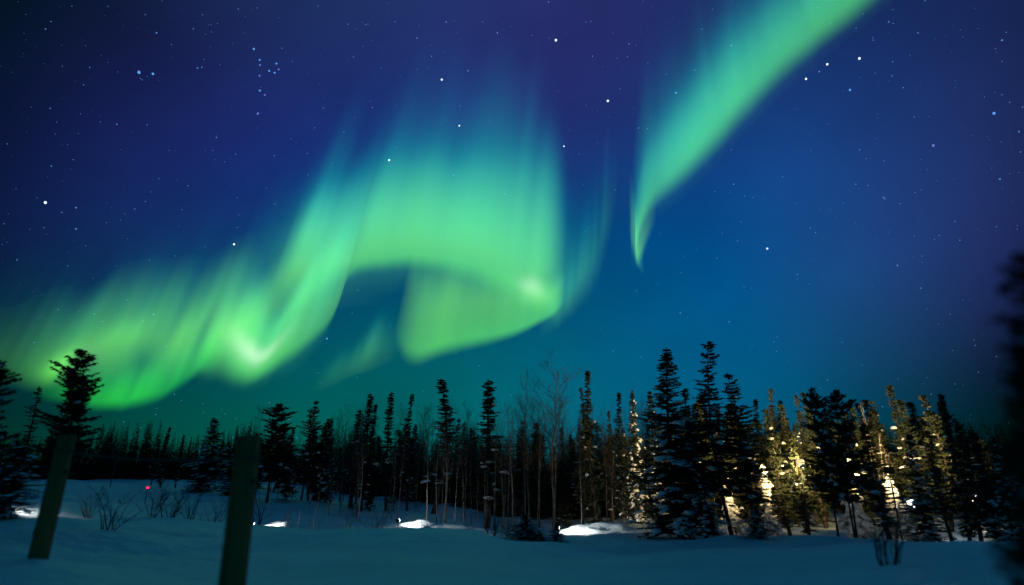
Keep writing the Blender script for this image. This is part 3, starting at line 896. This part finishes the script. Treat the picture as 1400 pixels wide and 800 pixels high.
def shrub(px, py, d, var, label, wid=1.0, group=None):
    top = point(px, py, d)
    b = Vector((top.x, top.y, gz(top.x, top.y)))
    h = top.z - b.z
    o = put('shrub', SHRUB[var])
    o.location = b
    s = h / (1.4 if var < 2 else 1.95)
    o.scale = (s * wid, s * wid, s)
    o.rotation_euler = (0, 0, _rr.uniform(0, 6.28))
    return tag(o, label, 'shrub', group)


shrub(160, 662, 16, 0, 'bare twiggy shrub in front of the small red lamp', 1.3)
shrub(214, 668, 21, 1, 'low bare shrub, first of the pair on the open snowfield', 1.1)
shrub(238, 662, 22, 1, 'dense bare shrub in the middle of the open snowfield', 1.2)
shrub(268, 664, 21, 0, 'bare shrub nearest the thick post on the open snowfield', 1.1)
shrub(363, 652, 26, 2, 'upright bare twigs growing by the first snow lamp', 1.2)
shrub(1184, 628, 8.2, 3, 'bare forked shrub alone on the open snow before the lit wood', 1.5)
shrub(1206, 690, 8.6, 0, 'short bare shrub touching the forked one on the open snow', .9)

shrub(128, 672, 24, 1, 'pale low shrub between the slim post and the red lamp shrub', 1.0)
shrub(300, 676, 24, 0, 'sparse shrub half behind the thick post', 1.0)
shrub(398, 682, 27, 2, 'thin upright twigs past the first snow lamp', 1.2)
shrub(478, 690, 27.5, 2, 'sparse upright twigs midway between the first two snow lamps', 1.3)
shrub(520, 690, 27, 0, 'twiggy shrub just before the middle snow lamp', 1.2)
shrub(640, 702, 24, 2, 'dark upright twigs at the start of the bank saplings', 1.3)
shrub(672, 706, 24, 1, 'dense twiggy shrub under the clubbed wide spruce', 1.3)
shrub(696, 712, 23.5, 0, 'twiggy shrub touching the snow buried baby spruce', 1.2)


def far_forest():
    rs = np.random.RandomState(77)
    V0 = []
    protos = []
    for s in range(6):
        r = np.random.RandomState(s + 100); tri = []
        H = 8.0
        for z in np.arange(.2, H, .17):
            t = z / H
            for b in range(6):
                a = r.uniform(0, 6.28); L = (1.35 * (1 - t) ** .8 + .06) * r.uniform(.5, 1.2) * (1 + .5 * mnoise.noise((z, s, 0)))
                o = np.array([math.cos(a), math.sin(a), 0]); sd = np.array([-o[1], o[0], 0])
                c = np.array([0, 0, z]); e = c + o * L + np.array([0, 0, -.25 * L])
                for q in (.35, .7):
                    m = c + (e - c) * q
                    tri.append([m - sd * .24 * L - o * .1, m + sd * .24 * L - o * .1, e + r.normal(size=3) * .06])
        protos.append(np.array(tri))
    out = []
    EA = [math.atan2(q - 700, 821.) for q in (-600, 330, 420, 560, 680, 800, 1000, 1500, 2000)]
    ED = [92, 92, 70, 52, 44, 43, 48, 48, 50]
    for k in range(2600):
        az = rs.uniform(R(-58), R(58)); e = float(np.interp(az, EA, ED))
        d = e + (rs.uniform(0, 1) ** 1.5 * 45 if k < 2000 else rs.uniform(40, 330))
        x, y = d * math.sin(az), d * math.cos(az)
        h = (d * .058 + 2.2 - (gz(x, y) - CAM.z + 2.2) ) * rs.uniform(.6, 1.05) * (1 + .35 * mnoise.noise((az * 22, 3.3, 0))) if d < 150 else rs.uniform(5, 8)
        p = protos[k % 6]; a = rs.uniform(0, 6.28); s = h / 8
        M = np.array([[math.cos(a), -math.sin(a), 0], [math.sin(a), math.cos(a), 0], [0, 0, 1]]) * s
        out.append(p.reshape(-1, 3) @ M.T + np.array([x, y, gz(x, y) - .2]))
    A = np.concatenate(out)
    n = len(A) // 3
    me = bpy.data.meshes.new('forest')
    me.vertices.add(len(A)); me.vertices.foreach_set('co', A.ravel())
    me.loops.add(len(A)); me.loops.foreach_set('vertex_index', np.arange(len(A)))
    me.polygons.add(n); me.polygons.foreach_set('loop_start', np.arange(0, 3 * n, 3)); me.polygons.foreach_set('loop_total', np.full(n, 3))
    me.materials.append(M_NEEDLE)
    me.update(); me.validate()
    tag(put('forest', me), 'far dark spruce forest closing off the snowfield', 'forest', kind='stuff')


far_forest()


# ------------------------------------------------------------------ posts and rope
def post(px, py, d, rad, tilt, label, seed):
    rs = np.random.RandomState(seed)
    top = point(px, py, d)
    zb = gz(top.x, top.y) - .35
    o = thing('wooden_post', label, 'post', (top.x, top.y, zb + .35), 'posts of the rope fence')
    h = top.z - zb - .35
    v, f = [], []
    n, m = 28, 22
    for i in range(m + 1):
        z = -.35 + (h + .35) * i / m
        for k in range(n):
            a = 2 * math.pi * k / n
            r = rad * (1.06 - .08 * i / m) * (1 + .035 * mnoise.noise((math.cos(a) * 2.2, math.sin(a) * 2.2, z * 1.3 + seed)) + .02 * mnoise.noise((math.cos(a) * 7, math.sin(a) * 7, z * .8 + seed)))
            v.append((r * math.cos(a), r * math.sin(a), z))
    for i in range(m):
        for k in range(n):
            k2 = (k + 1) % n
            f.append((i * n + k, i * n + k2, (i + 1) * n + k2, (i + 1) * n + k))
    b = len(v)
    for k in range(n):
        q = v[m * n + k]; v.append((q[0] * .86, q[1] * .86, q[2] + .018))
    for k in range(n):
        k2 = (k + 1) % n
        f.append((m * n + k, m * n + k2, b + k2, b + k))
    f.append(tuple(b + k for k in range(n)))
    mesh_obj('shaft', v, f, M_POST, o, True)
    kb = MB()
    for z, a in ((h * .72, .2), (h * .35, -.3)):
        kb.lathe([(.004, .0), (.022, .004), (.026, .010), (.016, .016), (.003, .017)], 10)
    ang = math.atan2(-top.y, -top.x) + .7
    Q = Matrix.Rotation(ang, 4, 'Z') @ Matrix.Translation((rad * .97, 0, h * .70)) @ Matrix.Rotation(math.pi / 2, 4, 'Y')
    kn = MB(); kn.lathe([(.030, -.02), (.028, .004), (.018, .010), (.006, .012)], 12)
    kn.v = [tuple(Q @ Vector(p)) for p in kn.v]
    kn.build('knot', M_TWIG, o, True)
    o.rotation_euler = (0, R(tilt), 0)
    return top


t1 = post(91, 597, 8.6, .092, 0.5, 'slim wooden post leaning at the far end of the rope', 3)
t2 = post(345, 599, 5.3, .098, -1.5, 'thick near wooden post cut by the bottom of the picture', 8)


def rope():
    a = t1 + Vector((0, 0, -.16)); b = t2 + Vector((0, 0, -.16))
    mb = MB()
    pts = [a.lerp(b, t) + Vector((0, 0, -.055 * 4 * t * (1 - t))) for t in np.linspace(0, 1, 40)]
    mb.tube(pts, [.009] * 40, 6)
    for c in (t1, t2):
        ring = [c + Vector((.108 * math.cos(q), .108 * math.sin(q), -.16 + .006 * math.sin(q * 2))) for q in np.linspace(0, 2 * math.pi, 30)]
        mb.tube(ring, [.010] * 30, 6)
    tag(mb.build('rope', M_ROPE, None, True), 'sagging rope strung between the two wooden posts', 'rope')


rope()


# ------------------------------------------------------------------ lamps
def lamp_light(name, loc, watts, col, parent, radius=.08, spot_dir=None, cone=120):
    L = bpy.data.lights.new(name, 'SPOT' if spot_dir else 'POINT')
    L.energy = watts; L.color = col; L.shadow_soft_size = radius
    o = bpy.data.objects.new(name, L)
    COL.objects.link(o)
    o.parent = parent
    o.location = loc
    if spot_dir:
        L.spot_size = R(cone); L.spot_blend = 1.0
        o.rotation_euler = Vector(spot_dir).to_track_quat('-Z', 'Y').to_euler()
    return o


def ground_lamp(px, d, watts, label, aim, col=(1, .93, .88)):
    p = spot(px, d)
    o = thing('ground_lamp', label, 'lamp', p, 'lamps standing low on the snow')
    a = math.atan2(aim[1], aim[0])
    o.rotation_euler = (0, 0, a)
    s = MB(); s.tube([(0, 0, -.15), (0, 0, .22)], [.016, .016], 8); s.build('stake', M_BLACK, o, True)
    h = MB(); h.box(Vector((-.03, 0, .30)), (.12, .16, .13), .02)
    for k in range(5): h.box(Vector((-.102, -.056 + .028 * k, .30)), (.03, .008, .10))
    h.build('housing', M_BLACK, o)
    l = MB(); l.lathe([(.07, 0), (.068, .015), (.05, .03), (.03, .04), (.004, .045)], 20)
    Q = Matrix.Translation((.032, 0, .30)) @ Matrix.Rotation(math.pi / 2, 4, 'Y')
    l.v = [tuple(Q @ Vector(q)) for q in l.v]
    l.build('lens', emitter('lamp_lens_glow', col, 14), o, True)
    lamp_light('lamp_light', (.22, 0, .32), watts, col, o, .10, (1, 0, -.12), 150)
    return o


ground_lamp(345, 28.6, 330, 'white lamp half hidden by the thick post, glaring low on the snow', (1, .45))
ground_lamp(544, 28.5, 260, 'white lamp glaring on the snow under the thin spruces', (.8, .7))
ground_lamp(763, 29.2, 420, 'white lamp glaring on the snow behind the round baby spruce', (1, .5))
ground_lamp(-4, 23.6, 60, 'white lamp on the snow at the left edge of the view', (.3, 1))


def flood_lamp(px, d, height, watts, label, aim, col, vis=14, r=.16, up=.5):
    p = spot(px, d)
    o = thing('flood_lamp', label, 'lamp', p, 'floodlights in the wood')
    o.rotation_euler = (0, 0, math.atan2(aim[1], aim[0]))
    s = MB(); s.tube([(0, 0, -.2), (0, 0, height - .1)], [.035, .028], 10); s.build('pole', M_BLACK, o, True)
    h = MB(); h.box(Vector((0, 0, height)), (.16, .38, .30), .03); h.build('housing', M_BLACK, o)
    l = MB(); l.lathe([(r, 0), (r * .97, .03), (r * .7, .08), (.01, .11)], 24)
    Q = Matrix.Translation((.082, 0, height)) @ Matrix.Rotation(math.pi / 2, 4, 'Y')
    l.v = [tuple(Q @ Vector(q)) for q in l.v]
    l.build('lens', emitter('floodlight_lens_glow', col, vis), o, True)
    lamp_light('lamp_light', (.32, 0, height), watts, col, o, .15, (1, 0, up), 125)
    return o


WARM = (1.0, .70, .30)
flood_lamp(1040, 26.8, 2.4, 2600, 'warm floodlight hidden behind the broad dark spruce', (.2, 1), WARM)
flood_lamp(1166, 26.4, 2.4, 5500, 'warm floodlight hidden behind the black slender spruce', (-.2, .8), WARM)
flood_lamp(975, 27.0, 1.8, 550, 'warm floodlight hidden behind the tallest dark spruce', (.0, 1), WARM)
flood_lamp(1106, 27.0, 2.8, 800, 'added warm floodlight, unseen behind the dark twin spruces', (.1, 1), WARM)  # extra unseen lamp, added to brighten the spruces behind the twins
flood_lamp(1253, 31.5, 1.35, 500, 'bluish white floodlight shining openly between the leaning trunks', (-.5, -1), (.85, .92, 1.0), 12, .18)
flood_lamp(1230, 28.4, 2.6, 5000, 'warm floodlight hidden behind the dark drooping spruce', (.3, 1), WARM)
flood_lamp(1296, 28.0, 2.4, 2200, 'added warm floodlight, unseen behind the dim spruces at the end of the wood', (.35, 1), WARM)  # extra unseen lamp, added to spread the warm light further right
flood_lamp(1338, 34.0, 1.2, 150, 'weak warm floodlight near the dark right-hand end of the wood', (-.4, -1), (1, .8, .6))


# ------------------------------------------------------------------ red marker lamp on the snowfield
rp = spot(192, 38)
rtop = point(192, 667, 38).z - rp.z
rl = thing('red_lamp', 'small glowing red lamp on a dark stake behind the bare shrub', 'lamp', rp)
b = MB(); b.tube([(0, 0, -.2), (0, 0, rtop * .5), (.01, 0, rtop - .10)], [.022, .020, .018], 8); b.build('stake', M_BLACK, rl, True)
b = MB(); b.lathe([(.03, rtop - .12), (.075, rtop - .10), (.08, rtop - .06), (.05, rtop - .055)], 14); b.lathe([(.06, rtop + .065), (.078, rtop + .07), (.06, rtop + .10), (.01, rtop + .11)], 14); b.build('housing', M_BLACK, rl, True)
b = MB(); b.lathe([(.05, rtop - .058), (.075, rtop - .03), (.085, rtop), (.075, rtop + .04), (.05, rtop + .066)], 16); b.build('globe', emitter('red_lamp_glow', (1.0, .03, .12), 1.6), rl, True)
